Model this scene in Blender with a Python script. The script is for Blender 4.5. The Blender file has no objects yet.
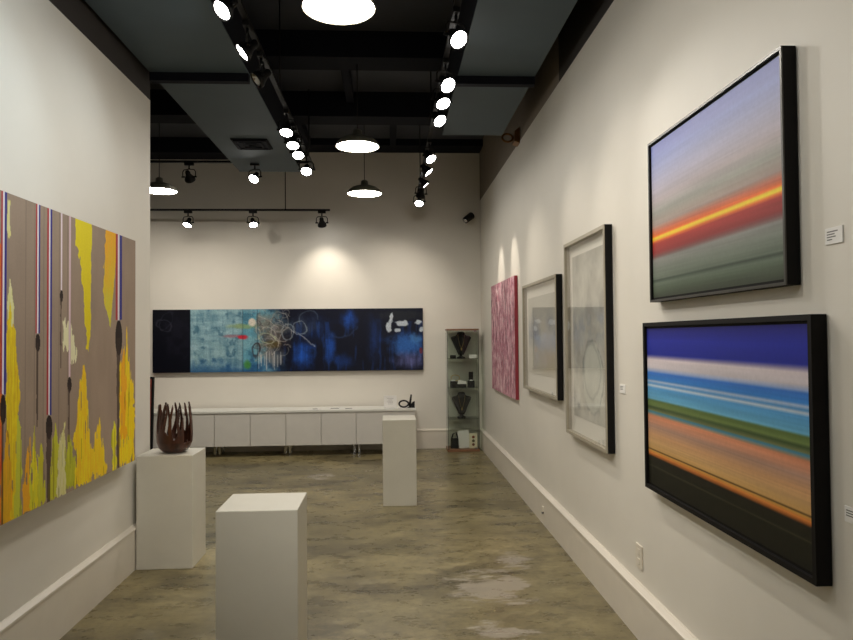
import bpy, bmesh, math, random
import numpy as np
from mathutils import Vector, Matrix, Quaternion

C = bpy.context.scene.collection
SC = bpy.context.scene
PI = math.pi

# ------------------------------------------------------------------ camera, world, exposure
def set_camera():
    yaw, pitch, roll = math.radians(3.1218), math.radians(1.3426), math.radians(0.5)
    f = Vector((math.sin(yaw)*math.cos(pitch), math.cos(yaw)*math.cos(pitch), math.sin(pitch)))
    r0 = Vector((math.cos(yaw), -math.sin(yaw), 0)); u0 = r0.cross(f)
    r = r0*math.cos(roll) - u0*math.sin(roll)
    u = r0*math.sin(roll) + u0*math.cos(roll)
    m = Matrix((r, u, -f)).transposed().to_4x4()
    m.translation = (0, 0, 1.55)
    cd = bpy.data.cameras.new('camera'); co = bpy.data.objects.new('camera', cd); C.objects.link(co)
    co.matrix_world = m
    cd.sensor_fit = 'HORIZONTAL'; cd.sensor_width = 36.0; cd.lens = 690.0/853.0*36.0
    cd.clip_start = 0.02
    SC.camera = co
set_camera()

W = bpy.data.worlds.new('world'); SC.world = W; W.use_nodes = True
W.node_tree.nodes['Background'].inputs[0].default_value = (0.9, 0.95, 1.0, 1)
W.node_tree.nodes['Background'].inputs[1].default_value = 0.02

vs = SC.view_settings
SC.display_settings.display_device = 'sRGB'
vs.view_transform = 'Standard'; vs.look = 'None'; vs.gamma = 1.0; vs.use_curve_mapping = False
vs.exposure = 0.0
SPOT_GAIN = 1.0                      # master level of the track spotlights
PENDANT_LEVEL = 52.0                 # brightness of the pendant lamps' diffusers
WARM = (1.0, 0.90, 0.77); NEUTRAL = (1.0, 0.95, 0.87); COOL = (0.74, 0.90, 1.0)

# ------------------------------------------------------------------ materials
def s2l(c):
    c = np.asarray(c, float)/255.0
    return np.where(c <= 0.04045, c/12.92, ((c+0.055)/1.055)**2.4)
def rgba(c):
    l = s2l(c); return (float(l[0]), float(l[1]), float(l[2]), 1.0)

class NT:
    def __init__(s, name):
        s.m = bpy.data.materials.new(name); s.m.use_nodes = True
        s.t = s.m.node_tree; s.b = s.t.nodes['Principled BSDF']; s.out = s.t.nodes['Material Output']
    def n(s, kind, **kw):
        nd = s.t.nodes.new(kind)
        for k, v in kw.items(): setattr(nd, k, v)
        return nd
    def l(s, a, b): s.t.links.new(a, b)
    def coord(s, which='Object', scale=(1, 1, 1)):
        tc = s.n('ShaderNodeTexCoord'); mp = s.n('ShaderNodeMapping'); mp.inputs['Scale'].default_value = scale
        s.l(tc.outputs[which], mp.inputs['Vector']); return mp.outputs[0]
    def noise(s, vec, scale, detail=4, rough=.55):
        nd = s.n('ShaderNodeTexNoise'); nd.inputs['Scale'].default_value = scale
        nd.inputs['Detail'].default_value = detail; nd.inputs['Roughness'].default_value = rough
        s.l(vec, nd.inputs['Vector']); return nd.outputs['Fac']
    def ramp(s, fac, stops, interp='LINEAR'):
        nd = s.n('ShaderNodeValToRGB'); cr = nd.color_ramp; cr.interpolation = interp
        while len(cr.elements) < len(stops): cr.elements.new(0.5)
        for e, (p, c) in zip(cr.elements, stops):
            e.position = p; e.color = c if len(c) == 4 else rgba(c)
        s.l(fac, nd.inputs[0]); return nd.outputs[0]
    def mix(s, fac, a, b, blend='MIX'):
        nd = s.n('ShaderNodeMix', data_type='RGBA', blend_type=blend)
        for i, v in ((0, fac), (6, a), (7, b)):
            if hasattr(v, 'links'): s.l(v, nd.inputs[i])
            elif isinstance(v, (int, float)): nd.inputs[i].default_value = v
            else: nd.inputs[i].default_value = v if len(v) == 4 else rgba(v)
        return nd.outputs[2]
    def math(s, op, a, b=0.0, clamp=False):
        nd = s.n('ShaderNodeMath', operation=op, use_clamp=clamp)
        for i, v in ((0, a), (1, b)):
            if hasattr(v, 'links'): s.l(v, nd.inputs[i])
            else: nd.inputs[i].default_value = v
        return nd.outputs[0]
    def bump(s, h, strength, dist=.01):
        nd = s.n('ShaderNodeBump'); nd.inputs['Strength'].default_value = strength; nd.inputs['Distance'].default_value = dist
        s.l(h, nd.inputs['Height']); s.l(nd.outputs[0], s.b.inputs['Normal'])

def plain(name, col, rough=.5, metal=0.0, var=.06, scale=9.0, bump=0.0, lin=None):
    m = NT(name); v = m.coord()
    c = lin if lin else rgba(col)
    a = tuple(min(1, x*(1-var)) for x in c[:3])+(1,); b = tuple(min(1, x*(1+var)) for x in c[:3])+(1,)
    nz = m.noise(v, scale)
    m.l(m.ramp(nz, [(.3, a), (.7, b)]), m.b.inputs['Base Color'])
    m.b.inputs['Roughness'].default_value = rough; m.b.inputs['Metallic'].default_value = metal
    if bump: m.bump(m.noise(v, scale*12), bump)
    return m.m

def emit(name, col, strength):
    m = NT(name)
    m.b.inputs['Base Color'].default_value = (.8, .8, .8, 1)
    m.b.inputs['Emission Color'].default_value = (*col, 1); m.b.inputs['Emission Strength'].default_value = strength
    return m.m

def glass(name, tint, ior=1.5, base_refl=0.0):
    m = NT(name); m.t.nodes.remove(m.b)
    tr = m.n('ShaderNodeBsdfTransparent'); tr.inputs[0].default_value = (*tint, 1)
    gl = m.n('ShaderNodeBsdfGlossy'); gl.inputs['Roughness'].default_value = 0.01
    fr = m.n('ShaderNodeFresnel'); fr.inputs[0].default_value = ior
    mx = m.n('ShaderNodeMixShader')
    ge = m.n('ShaderNodeNewGeometry'); m.l(m.math('MULTIPLY', fr.outputs[0], m.math('SUBTRACT', 1.0, ge.outputs['Backfacing'])), mx.inputs[0]); m.l(tr.outputs[0], mx.inputs[1]); m.l(gl.outputs[0], mx.inputs[2])
    m.l(mx.outputs[0], m.out.inputs[0]); return m.m

def wall_mat(name, col):
    m = NT(name); v = m.coord()
    c = rgba(col)
    nz = m.noise(v, 1.3, 5, .6)
    a = tuple(x*.965 for x in c[:3])+(1,); b = tuple(min(1, x*1.03) for x in c[:3])+(1,)
    m.l(m.ramp(nz, [(.3, a), (.7, b)]), m.b.inputs['Base Color'])
    m.b.inputs['Roughness'].default_value = .55
    m.bump(m.noise(v, 140, 3), .06, .004)
    return m.m

def floor_mat():
    m = NT('polished_concrete'); v = m.coord('Object', (1, 1.7, 1))
    v1 = m.coord('Object', (1, 1, 1))
    n1 = m.noise(v, 1.15, 6, .62); n2 = m.noise(v, 4.2, 8, .68); n3 = m.noise(v1, 22, 6, .7)
    n4 = m.noise(v1, .55, 5, .6)
    c1 = m.ramp(n1, [(.32, (82, 74, 52)), (.45, (134, 122, 86)), (.56, (162, 148, 106)), (.70, (188, 174, 132))])
    c2 = m.ramp(n2, [(.34, (64, 57, 40)), (.46, (122, 110, 77)), (.56, (154, 140, 101)), (.68, (174, 160, 124))])
    c = m.mix(.5, c1, c2)
    c = m.mix(m.math('MULTIPLY', m.ramp(n3, [(.36, (255, 255, 255)), (.52, (0, 0, 0))]), .5), c, (92, 82, 56))
    c = m.mix(m.math('MULTIPLY', m.ramp(n4, [(.40, (255, 255, 255)), (.58, (0, 0, 0))]), .45), c, (86, 82, 62))
    # dark stains
    st = m.ramp(m.noise(m.coord('Object', (.8, 1.3, 1)), 1.4, 10, .74), [(.50, (0, 0, 0)), (.62, (255, 255, 255))])
    c = m.mix(m.math('MULTIPLY', st, .65), c, (60, 54, 40))
    # pale worn patches of old adhesive
    sep = m.n('ShaderNodeSeparateXYZ'); m.l(v1, sep.inputs[0])
    vp = m.coord('Object', (.8, 2.2, 1))
    def spot(cx, cy, rx, ry, lo, sc):
        dx = m.math('DIVIDE', m.math('SUBTRACT', sep.outputs[0], cx), rx)
        dy = m.math('DIVIDE', m.math('SUBTRACT', sep.outputs[1], cy), ry)
        d = m.math('ADD', m.math('MULTIPLY', dx, dx), m.math('MULTIPLY', dy, dy))
        k = m.math('SUBTRACT', 1.0, d, clamp=True)
        w = m.math('MULTIPLY', k, m.noise(vp, sc, 9, .74))
        return m.ramp(w, [(lo, (0, 0, 0)), (lo+.05, (255, 255, 255))])
    for a in ((.62, 4.30, .62, .75, .42, 3.0), (.55, 3.62, .42, .30, .42, 4.0), (-.78, 7.75, .36, .42, .42, 4.5), (.85, 4.75, .3, .4, .42, 5.0)):
        c = m.mix(m.math('MULTIPLY', spot(*a), .62), c, (176, 166, 152))
    m.l(c, m.b.inputs['Base Color'])
    m.l(m.ramp(n2, [(.3, (128, 128, 128)), (.7, (168, 168, 168))]), m.b.inputs['Roughness'])
    m.b.inputs['Specular IOR Level'].default_value = .5
    m.bump(n3, .08, .004)
    return m.m

M = {}
M['wall'] = wall_mat('wall_paint', (226, 221, 210))
M['trim_white'] = plain('baseboard_paint', (224, 216, 202), .38, 0, .02)
M['band'] = plain('dark_band_and_shade', (44, 38, 34), .75)  # left wall's dark strip; on the right wall it paints in shade
M['shaded_wall'] = plain('shaded_wall_paint', (128, 117, 104), .75)  # wall colour darkened to stand for shade under the ceiling
M['dim_wall'] = plain('grey_wall_paint', (96, 92, 88), .7)
M['soffit'] = plain('soffit_paint', (68, 82, 90), .7, 0, .05, 3)
M['black_ceiling'] = plain('black_ceiling_paint', (54, 57, 64), .8)
M['beam'] = plain('black_beam_paint', (22, 24, 32), .85)
M['beam'].node_tree.nodes['Principled BSDF'].inputs['Specular IOR Level'].default_value = .15
M['floor'] = floor_mat()
M['plinth'] = plain('plinth_paint', (206, 202, 188), .45, 0, .025, 5)
M['black'] = plain('satin_black_metal', (17, 16, 16), .55)
M['black'].node_tree.nodes['Principled BSDF'].inputs['Specular IOR Level'].default_value = .25
M['black_frame'] = plain('black_frame_wood', (14, 12, 11), .62, 0, .15, 30)
M['black_frame'].node_tree.nodes['Principled BSDF'].inputs['Specular IOR Level'].default_value = .2
M['silver_edge'] = plain('brushed_silver', (84, 83, 80), .32, .8)
M['champagne'] = plain('champagne_frame_face', (168, 160, 142), .45, .15)
M['chrome'] = plain('chrome', (190, 190, 190), .18, 1.0)
M['lens_on'] = emit('lit_lens', (1.0, .97, .92), 45.0)
M['lens_off'] = plain('unlit_reflector', (150, 150, 145), .15, .9)
M['lamp_glow'] = emit('pendant_diffuser', (1.0, .94, .84), PENDANT_LEVEL)
M['shade_out'] = plain('pendant_enamel', (122, 120, 108), .4)
M['cabinet'] = plain('cabinet_lacquer', (214, 211, 204), .38, 0, .02)
M['worktop'] = plain('worktop_laminate', (226, 226, 218), .3, 0, .02)
M['dark_gap'] = plain('dark_recess', (26, 24, 22), .8)
M['oak'] = plain('oak_board', (128, 90, 62), .5, 0, .15, 24)
M['glass_panel'] = glass('cabinet_glass', (.93, .95, .93))
M['glass_shelf'] = glass('shelf_glass', (.88, .93, .89))
M['picture_glass'] = glass('picture_glass', (.985, .985, .985), 2.0)
M['velvet'] = plain('black_velvet', (20, 20, 21), .9, 0, .15, 40)
M['paper'] = plain('white_paper', (238, 236, 232), .7, 0, .01)
M['ink'] = plain('grey_ink', (120, 118, 116), .7)
M['mat_board'] = plain('mat_board', (240, 237, 226), .8, 0, .015, 20)
M['plastic'] = plain('cream_plastic', (226, 218, 202), .35, 0, .02)
M['red_side'] = plain('red_canvas_edge', (150, 50, 62), .7)
M['brass'] = plain('aged_brass', (128, 92, 52), .4, .7)
M['gold'] = plain('gold_pendant_metal', (200, 170, 110), .3, .9)

def walnut():
    m = NT('burnt_turned_wood'); v = m.coord('Object', (1, 1, .35))
    n1 = m.noise(v, 22, 6, .6)
    m.l(m.ramp(n1, [(.3, (38, 20, 14)), (.55, (70, 38, 26)), (.75, (96, 54, 36))]), m.b.inputs['Base Color'])
    m.b.inputs['Roughness'].default_value = .33; m.bump(n1, .15, .004); return m.m
M['walnut'] = walnut()

# ------------------------------------------------------------------ geometry helpers
def children_link(o, parent):
    C.objects.link(o)
    if parent is not None: o.parent = parent
    return o

class MB:
    """collects shapes into one mesh"""
    def __init__(s): s.v = []; s.f = []; s.mi = []; s.mats = []; s.sm = []
    def mat(s, m):
        if m not in s.mats: s.mats.append(m)
        return s.mats.index(m)
    def raw(s, vs_, fs, m, smooth=False):
        k = len(s.v); i = s.mat(m); s.v += [tuple(p) for p in vs_]
        for f in fs: s.f.append(tuple(k+q for q in f)); s.mi.append(i); s.sm.append(smooth)
        return s
    def box(s, x0, x1, y0, y1, z0, z1, m, bev=0.0):
        if bev <= 0:
            vs_ = [(x, y, z) for x in (x0, x1) for y in (y0, y1) for z in (z0, z1)]
            fs = [(0, 1, 3, 2), (4, 6, 7, 5), (0, 4, 5, 1), (2, 3, 7, 6), (0, 2, 6, 4), (1, 5, 7, 3)]
            return s.raw(vs_, fs, m)
        bm = bmesh.new(); bmesh.ops.create_cube(bm, size=1)
        for v in bm.verts:
            v.co = Vector(((x0+x1)/2+v.co.x*(x1-x0), (y0+y1)/2+v.co.y*(y1-y0), (z0+z1)/2+v.co.z*(z1-z0)))
        bmesh.ops.bevel(bm, geom=bm.edges[:], offset=bev, segments=2, affect='EDGES', profile=.5)
        bm.verts.index_update()
        vs_ = [v.co.copy() for v in bm.verts]; fs = [[v.index for v in f.verts] for f in bm.faces]; bm.free()
        return s.raw(vs_, fs, m)
    def tube(s, pts, r, m, n=10, cap=True):
        pts = [Vector(p) for p in pts]; rs = r if isinstance(r, (list, tuple)) else [r]*len(pts)
        rings = []; up = None
        for i, p in enumerate(pts):
            d = (pts[min(i+1, len(pts)-1)]-pts[max(i-1, 0)]).normalized()
            if up is None:
                up = Vector((0, 0, 1)) if abs(d.z) < .9 else Vector((1, 0, 0))
            a = d.cross(up).normalized(); up = a.cross(d).normalized(); b = up
            rings.append([p+a*math.cos(2*PI*k/n)*rs[i]+b*math.sin(2*PI*k/n)*rs[i] for k in range(n)])
        vs_ = [q for rg in rings for q in rg]; fs = []
        for i in range(len(pts)-1):
            for k in range(n):
                fs.append((i*n+k, i*n+(k+1) % n, (i+1)*n+(k+1) % n, (i+1)*n+k))
        if cap: fs += [tuple(range(n))[::-1], tuple((len(pts)-1)*n+k for k in range(n))]
        return s.raw(vs_, fs, m, True)
    def lathe(s, prof, m, n=28, c=(0, 0, 0), cap0=False, cap1=False):
        vs_ = []; fs = []
        for r, z in prof:
            vs_ += [(c[0]+r*math.cos(2*PI*k/n), c[1]+r*math.sin(2*PI*k/n), c[2]+z) for k in range(n)]
        for i in range(len(prof)-1):
            for k in range(n):
                fs.append((i*n+k, i*n+(k+1) % n, (i+1)*n+(k+1) % n, (i+1)*n+k))
        if cap0: fs.append(tuple(range(n))[::-1])
        if cap1: fs.append(tuple((len(prof)-1)*n+k for k in range(n)))
        return s.raw(vs_, fs, m, True)
    def prism(s, poly, axis, a0, a1, m):
        """poly of 2-D points extruded along an axis ('x','y','z') from a0 to a1"""
        def P(p, a): return {'x': (a, p[0], p[1]), 'y': (p[0], a, p[1]), 'z': (p[0], p[1], a)}[axis]
        n = len(poly); vs_ = [P(p, a0) for p in poly]+[P(p, a1) for p in poly]
        fs = [tuple(range(n)), tuple(range(n, 2*n))[::-1]]
        fs += [(i, n+i, n+(i+1) % n, (i+1) % n) for i in range(n)]
        return s.raw(vs_, fs, m)
    def mesh(s, name):
        me = bpy.data.meshes.new(name); me.from_pydata(s.v, [], s.f)
        for m in s.mats: me.materials.append(m)
        me.polygons.foreach_set('material_index', s.mi); me.polygons.foreach_set('use_smooth', s.sm)
        bm = bmesh.new(); bm.from_mesh(me); bmesh.ops.recalc_face_normals(bm, faces=bm.faces[:])
        bm.to_mesh(me); bm.free(); me.update(); return me
    def obj(s, name, parent=None, loc=(0, 0, 0)):
        o = bpy.data.objects.new(name, s.mesh(name)); children_link(o, parent); o.location = loc; return o

def tag(o, label, cat, group=None):
    o['label'] = label; o['category'] = cat
    if group: o['group'] = group
    return o
def thing(name, label, cat, loc=(0, 0, 0), rotz=0, group=None):
    o = bpy.data.objects.new(name, None); o.empty_display_size = .05; C.objects.link(o)
    o.location = loc; o.rotation_euler = (0, 0, rotz)
    return tag(o, label, cat, group)
def struct(o):
    o['kind'] = 'structure'; return o

# ------------------------------------------------------------------ setting
XL, XR, YB, ZC = -1.735, 1.285, 9.57, 4.2
XFAR, YF = -5.5, -4.0
S0 = 3.46                                                   # underside of the dropped soffits
struct(MB().box(XFAR-.1, XR+.15, YF-.1, YB+.15, -.1, 0, M['floor']).obj('floor'))
struct(MB().box(XFAR-.1, XR+.15, YF-.1, YB+.15, ZC, ZC+.1, M['black_ceiling']).obj('ceiling'))
struct(MB().box(XFAR-.1, XR+.15, YB, YB+.15, 0, ZC, M['wall']).obj('wall_back'))
struct(MB().box(XR, XR+.15, YF, YB, 0, 3.44, M['wall']).obj('wall_right'))
struct(MB().box(XL-.16, XL, YF, 5.12, 0, 3.295, M['wall']).obj('wall_left'))
struct(MB().box(XFAR-.1, XFAR, YF, YB, 0, ZC, M['dim_wall']).obj('wall_far_left'))
struct(MB().box(XFAR, XR, YF-.1, YF, 0, ZC, M['dim_wall']).obj('wall_front'))
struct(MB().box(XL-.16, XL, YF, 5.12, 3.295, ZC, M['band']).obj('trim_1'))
struct(MB().box(XR, XR+.15, YF, 5.06, 3.44, ZC, M['band']).obj('wall_right_shade_near'))  # upper wall beside the soffit, its shade painted as a dark strip
struct(MB().box(XR, XR+.15, 5.06, YB, 3.44, ZC, M['shaded_wall']).obj('wall_right_shade_far'))  # same wall farther back, dimness put into the colour
# dropped soffits left and right, black beams between
struct(MB().box(-1.70, -1.0, YF, 8.0, S0, S0+.012, M['soffit']).box(-1.69, -1.012, YF, 7.99, S0+.012, S0+.45, M['beam']).obj('ceiling_left'))
struct(MB().box(.52, 1.09, YF, 6.5, S0, S0+.012, M['soffit']).box(.532, 1.08, YF, 6.49, S0+.012, S0+.45, M['beam']).obj('ceiling_right'))
struct(MB().box(XFAR, XR, 5.94, 6.24, 3.97, ZC, M['beam']).obj('trim_3'))
struct(MB().box(XFAR, XR, 7.43, 7.73, 3.93, ZC, M['beam']).obj('trim_4'))
struct(MB().box(XFAR, XR, 4.3, 4.6, 3.97, ZC, M['beam']).obj('trim_5'))
struct(MB().box(-1.7, XR, 9.2, YB, 4.11, ZC, M['beam']).obj('trim_6'))
struct(MB().box(XFAR, -1.7, 9.2, YB, 4.0, ZC, M['beam']).obj('trim_7'))
struct(MB().box(-.44, -.36, 6.24, 7.43, 4.08, ZC, M['beam']).obj('trim_8'))
struct(MB().box(.03, .11, 7.73, 9.2, 4.06, ZC, M['beam']).obj('trim_9'))
struct(MB().box(-1.10, -1.02, 7.73, 9.2, 4.06, ZC, M['beam']).obj('trim_10'))
# flat bars under the soffits
struct(MB().box(-1.70, -1.0, 5.0, 5.06, 3.40, S0, M['beam']).obj('trim_11'))
struct(MB().box(.50, 1.09, 5.0, 5.06, 3.40, S0, M['beam']).obj('trim_12'))

def baseboard(name, axis, wall, inward, a0, a1, h, t=.024):
    pr = [(0, 0), (t, 0), (t, h-.035), (t+.006, h-.03), (t+.006, h-.018), (t-.004, h-.012), (.010, h-.004), (.006, h), (0, h)]
    mb = MB()
    mb.prism([(wall+inward*p, z) for p, z in pr], axis, a0, a1, M['trim_white'])
    return struct(mb.obj(name))
baseboard('baseboard_right', 'y', XR, -1, YF, YB, .27, .034)
baseboard('baseboard_left', 'y', XL, 1, YF, 5.12, .295)
baseboard('baseboard_back', 'x', YB, -1, XFAR, XR-.03, .27)

# air diffuser in the left soffit
v = thing('air_vent', 'square black air diffuser set in the left ceiling soffit', 'vent', (-1.33, 6.83, S0))
MB().box(-.175, .175, -.175, .175, -.012, 0, M['beam'], .003).obj('frame', v)
mb = MB()
for k in range(3):
    r = .155-.05*k
    for (a, b, c, d) in ((-r, r, -r, -r+.02), (-r, r, r-.02, r), (-r, -r+.02, -r, r), (r-.02, r, -r, r)):
        mb.box(a, b, c, d, -.022, -.012, M['beam'])
mb.obj('louver', v)

# ------------------------------------------------------------------ artworks
def smooth_noise(h, w, ch, cw, seed):
    """value noise of ch x cw cells on an h x w grid"""
    rg = np.random.RandomState(seed); g = rg.rand(ch+2, cw+2)
    y = np.linspace(0, ch, h, endpoint=False); x = np.linspace(0, cw, w, endpoint=False)
    yi = y.astype(int); xi = x.astype(int); fy = (y-yi)[:, None]; fx = (x-xi)[None, :]
    fy = fy*fy*(3-2*fy); fx = fx*fx*(3-2*fx)
    a = g[np.ix_(yi, xi)]; b = g[np.ix_(yi, xi+1)]; c = g[np.ix_(yi+1, xi)]; d = g[np.ix_(yi+1, xi+1)]
    return (a*(1-fx)+b*fx)*(1-fy)+(c*(1-fx)+d*fx)*fy
def fbm(h, w, ch, cw, seed, octs=4):
    t = np.zeros((h, w)); amp = 1; tot = 0
    for k in range(octs):
        t += amp*smooth_noise(h, w, ch*2**k, cw*2**k, seed+k); tot += amp; amp *= .55
    return t/tot
def blend(img, mask, col):
    mask = np.clip(mask, 0, 1)[..., None]; img[:] = img*(1-mask)+np.asarray(col, float)*mask

def art_grid(name, img, corner, du, dv, mat, parent):
    """a painted surface: corner is its top-left, du along columns, dv down the rows; pigment held per vertex"""
    h, w = img.shape[:2]
    u = np.linspace(0, 1, w); vv = np.linspace(0, 1, h)
    P = (np.array(corner)[None, None]+u[None, :, None]*np.array(du)[None, None]+vv[:, None, None]*np.array(dv)[None, None]).reshape(-1, 3)
    i = np.arange(h*w).reshape(h, w)
    F = np.stack([i[:-1, :-1], i[1:, :-1], i[1:, 1:], i[:-1, 1:]], -1).reshape(-1, 4)
    me = bpy.data.meshes.new(name); me.from_pydata(P.tolist(), [], F.tolist())
    ca = me.color_attributes.new('pigment', 'FLOAT_COLOR', 'POINT')
    col = np.ones((h*w, 4), np.float32); col[:, :3] = s2l(np.clip(img, 0, 255)).reshape(-1, 3)
    ca.data.foreach_set('color', col.ravel())
    me.materials.append(mat); me.update()
    o = bpy.data.objects.new(name, me); children_link(o, parent); return o

def pigment_mat(name, rough, bump=.0, sc=60):
    m = NT(name); a = m.n('ShaderNodeAttribute', attribute_name='pigment')
    v = m.coord(); nz = m.noise(v, sc, 5, .6)
    c = m.mix(.12, a.outputs['Color'], m.mix(1.0, a.outputs['Color'], m.ramp(nz, [(.3, (150, 150, 150)), (.7, (255, 255, 255))]), 'MULTIPLY'))
    m.l(c, m.b.inputs['Base Color']); m.b.inputs['Roughness'].default_value = rough; m.b.inputs['Specular IOR Level'].default_value = .22
    if bump: m.bump(nz, bump, .003)
    return m.m

# --- the yellow and taupe canvas on the left wall --------------------------------------------------
def left_canvas_img():
    Y0, Y1, HT = 2.50, 4.60, 1.44
    w, h = 470, 320
    Yc = np.linspace(Y0, Y1, w)[None, :]*np.ones((h, 1)); T = np.linspace(0, 1, h)[:, None]*np.ones((1, w))
    # handy ruler: a position along the canvas and a height share
    X = 397.44-1205.6/Yc                       # ruler running 0..136 over the part of the canvas nearest the wall end
    top = 190+.375*X; bot = 521-.43*X
    Yp = top+(bot-top)*T
    fine = smooth_noise(h, w, 8, w//2, 5); streak = smooth_noise(h, w, 14, w, 9)*.6+smooth_noise(h, w, 40, w//2, 2)*.4
    jag = (smooth_noise(h, w, 30, w//3, 3)-.5)
    edg = (smooth_noise(h, w, 16, w//12, 13)-.5)*.6+(smooth_noise(h, w, 44, w//5, 14)-.5)*.5
    img = np.ones((h, w, 3))*np.array([158, 138, 120.])
    img *= (0.95+.1*fbm(h, w, 6, 30, 11))[..., None]
    for x in (25, 34, 43, 58.5, 67): blend(img, np.exp(-((X-x)/.35)**2)*.35, (88, 74, 62))
    rg = np.random.RandomState(4)
    def flame(x0, x1, ybase, peaks, c0, c1, seed, wob=16):
        """upright brush strokes: fills x0..x1 from ybase up to a jagged top line through the peaks"""
        px = [p[0] for p in peaks]; py = [p[1] for p in peaks]
        line = np.interp(X[0], px, py); n = smooth_noise(1, w, 1, int(w/6.5), seed)[0]*.6+smooth_noise(1, w, 1, int(w/2.6), seed+1)[0]*.4
        line = line+(n-.3)*wob*2
        m = (Yp > line[None, :]+jag*18) & (X > x0+edg*4.5) & (X < x1+edg*4.5) & (Yp < ybase+jag*12)
        t = np.clip(streak*1.5-.25, 0, 1)[..., None]
        c = np.array(c0, float)*(1-t)+np.array(c1, float)*t
        img[m] = c[m]
        d = m & (smooth_noise(h, w, 7, w//4, seed+40) > .84); img[d] = img[d]*.80
        g = m & (smooth_noise(h, w, 9, w//3, seed+80) > .90); img[g] = (140, 120, 100)
    Yl, Or, Li, Cr = (244, 222, 28), (242, 178, 26), (206, 206, 56), (230, 224, 176)
    # strokes beyond what the frame shows continue the pattern
    for k, x in enumerate((-75, -58, -42, -24, -10)):
        flame(x-7, x+7, 530, [(x-7, 430), (x, 330+20*(k % 3)), (x+7, 420)], Yl, Or if k % 2 else Li, 60+k)
    flame(-3, 2.5, 520, [(-3, 240), (1, 225), (2.5, 300)], (226, 150, 40), (214, 96, 40), 21)
    flame(-6, 3, 522, [(-6, 420), (-2, 400), (3, 430)], (196, 60, 36), Or, 22)
    flame(6.5, 10.5, 235, [(6.5, 196), (10.5, 200)], Cr, (226, 216, 120), 23, 6)
    flame(6.5, 14, 330, [(6.5, 285), (9, 278), (14, 302)], (226, 220, 130), Cr, 24, 10)
    flame(5.5, 19, 522, [(5.5, 320), (10, 306), (15, 322), (19, 372)], Yl, (222, 180, 24), 25)
    flame(3, 12, 524, [(3, 448), (8, 420), (12, 452)], (216, 170, 30), Or, 26)
    flame(15, 21.5, 520, [(15, 440), (20, 412), (21.5, 430)], Li, (206, 204, 70), 27)
    flame(23, 31.5, 512, [(23, 470), (29, 436), (31.5, 452)], Or, (240, 170, 40), 28)
    flame(29.5, 38, 508, [(29.5, 470), (34.5, 416), (38, 470)], Li, Yl, 29)
    flame(37.5, 46, 502, [(37.5, 444), (41, 430), (46, 478)], Li, (204, 190, 40), 30)
    flame(49, 60, 498, [(49, 470), (55, 430), (60, 440)], Li, (200, 190, 44), 31)
    flame(57.5, 66, 494, [(57.5, 446), (64, 410), (66, 430)], (214, 206, 120), Cr, 32)
    flame(65.5, 74, 488, [(65.5, 440), (70, 428), (74, 452)], Li, (178, 178, 40), 33)
    flame(62, 71.5, 350, [(62, 320), (65, 312), (71.5, 326)], Cr, (232, 226, 190), 34, 8)
    flame(70, 75, 362, [(70, 330), (75, 344)], Cr, (232, 226, 190), 35, 10)
    flame(74, 90, 486, [(74, 430), (79, 388), (83, 362), (86, 372), (90, 440)], Yl, (240, 186, 30), 36)
    flame(90, 108, 478, [(90, 452), (96, 424), (99.5, 404), (102, 430), (108, 462)], (240, 212, 34), (240, 190, 30), 37)
    flame(112.5, 117, 470, [(112.5, 424), (115, 420), (117, 440)], Li, Yl, 38, 10)
    flame(118.5, 134.5, 468, [(118.5, 370), (124, 350), (126.5, 336), (129, 352), (134.5, 392)], Yl, (244, 196, 20), 39)
    flame(120, 126, 440, [(120, 374), (123, 352), (126, 372)], Or, (240, 170, 30), 41)
    # hanging strokes from the top edge
    def hang(pts, c0, c1, seed):
        lx = np.interp(Yp, [p[0] for p in pts], [p[1] for p in pts]); rx = np.interp(Yp, [p[0] for p in pts], [p[2] for p in pts])
        m = (X > lx+edg*5) & (X < rx+edg*1.5) & (Yp < pts[-1][0]+jag*10)
        t = np.clip((Yp-pts[0][0])/(pts[-1][0]-pts[0][0])+(streak-.5)*.5, 0, 1)[..., None]
        c = np.array(c0, float)*(1-t)+np.array(c1, float)*t; img[m] = c[m]
    hang([(200, 72.5, 91), (245, 76, 91), (262, 80, 91), (300, 83.5, 90.5), (330, 85, 90), (352, 86.5, 88)], (238, 220, 16), (226, 204, 24), 51)
    hang([(225, 104, 117), (250, 105.5, 117), (275, 104, 115), (295, 103, 112.5), (315, 107, 111.5), (330, 108.5, 110)], (246, 172, 16), (214, 214, 70), 52)
    # ribbons, dipped tips and drips
    def ribbon(x, wd, yend, tipw, tipl, dripend, dripw, thin=False):
        up = Yp < yend
        k = wd/3.0
        if thin:
            img[up & (abs(X-x) < wd/2)] = (206, 170, 176); img[up & (abs(X-x) < wd/5)] = (236, 230, 234)
        else:
            img[up & (X > x-1.5*k) & (X < x-.5*k)] = (176, 52, 56)
            img[up & (X > x-.5*k) & (X < x+.35*k)] = (232, 226, 232)
            img[up & (X > x+.35*k) & (X < x+1.5*k)] = (52, 48, 134)
        yc = yend+tipl/2
        img[((X-x)/(tipw/2))**2+((Yp-yc)/(tipl/2))**2 < 1] = (38, 24, 20)
        m = (abs(X-x+.4) < dripw*(.6+.5*jag+.4*np.clip((dripend-Yp)/(dripend-yend), 0, 1))) & (Yp > yc) & (Yp < dripend)
        img[m] = img[m]*.3+np.array((60, 44, 36.))*.7
    ribbon(3.2, 6.0, 392, 6.0, 30, 520, 1.1)
    ribbon(37.3, 4.2, 333, 5.0, 18, 425, 1.1)
    ribbon(49.0, 5.0, 414, 6.5, 24, 502, 2.6)
    ribbon(60.8, 1.9, 290, 3.2, 12, 368, .8, True)
    ribbon(69.2, 1.9, 377, 4.2, 15, 442, .9, True)
    ribbon(118.6, 6.2, 321, 7.0, 36, 470, 1.9)
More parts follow.
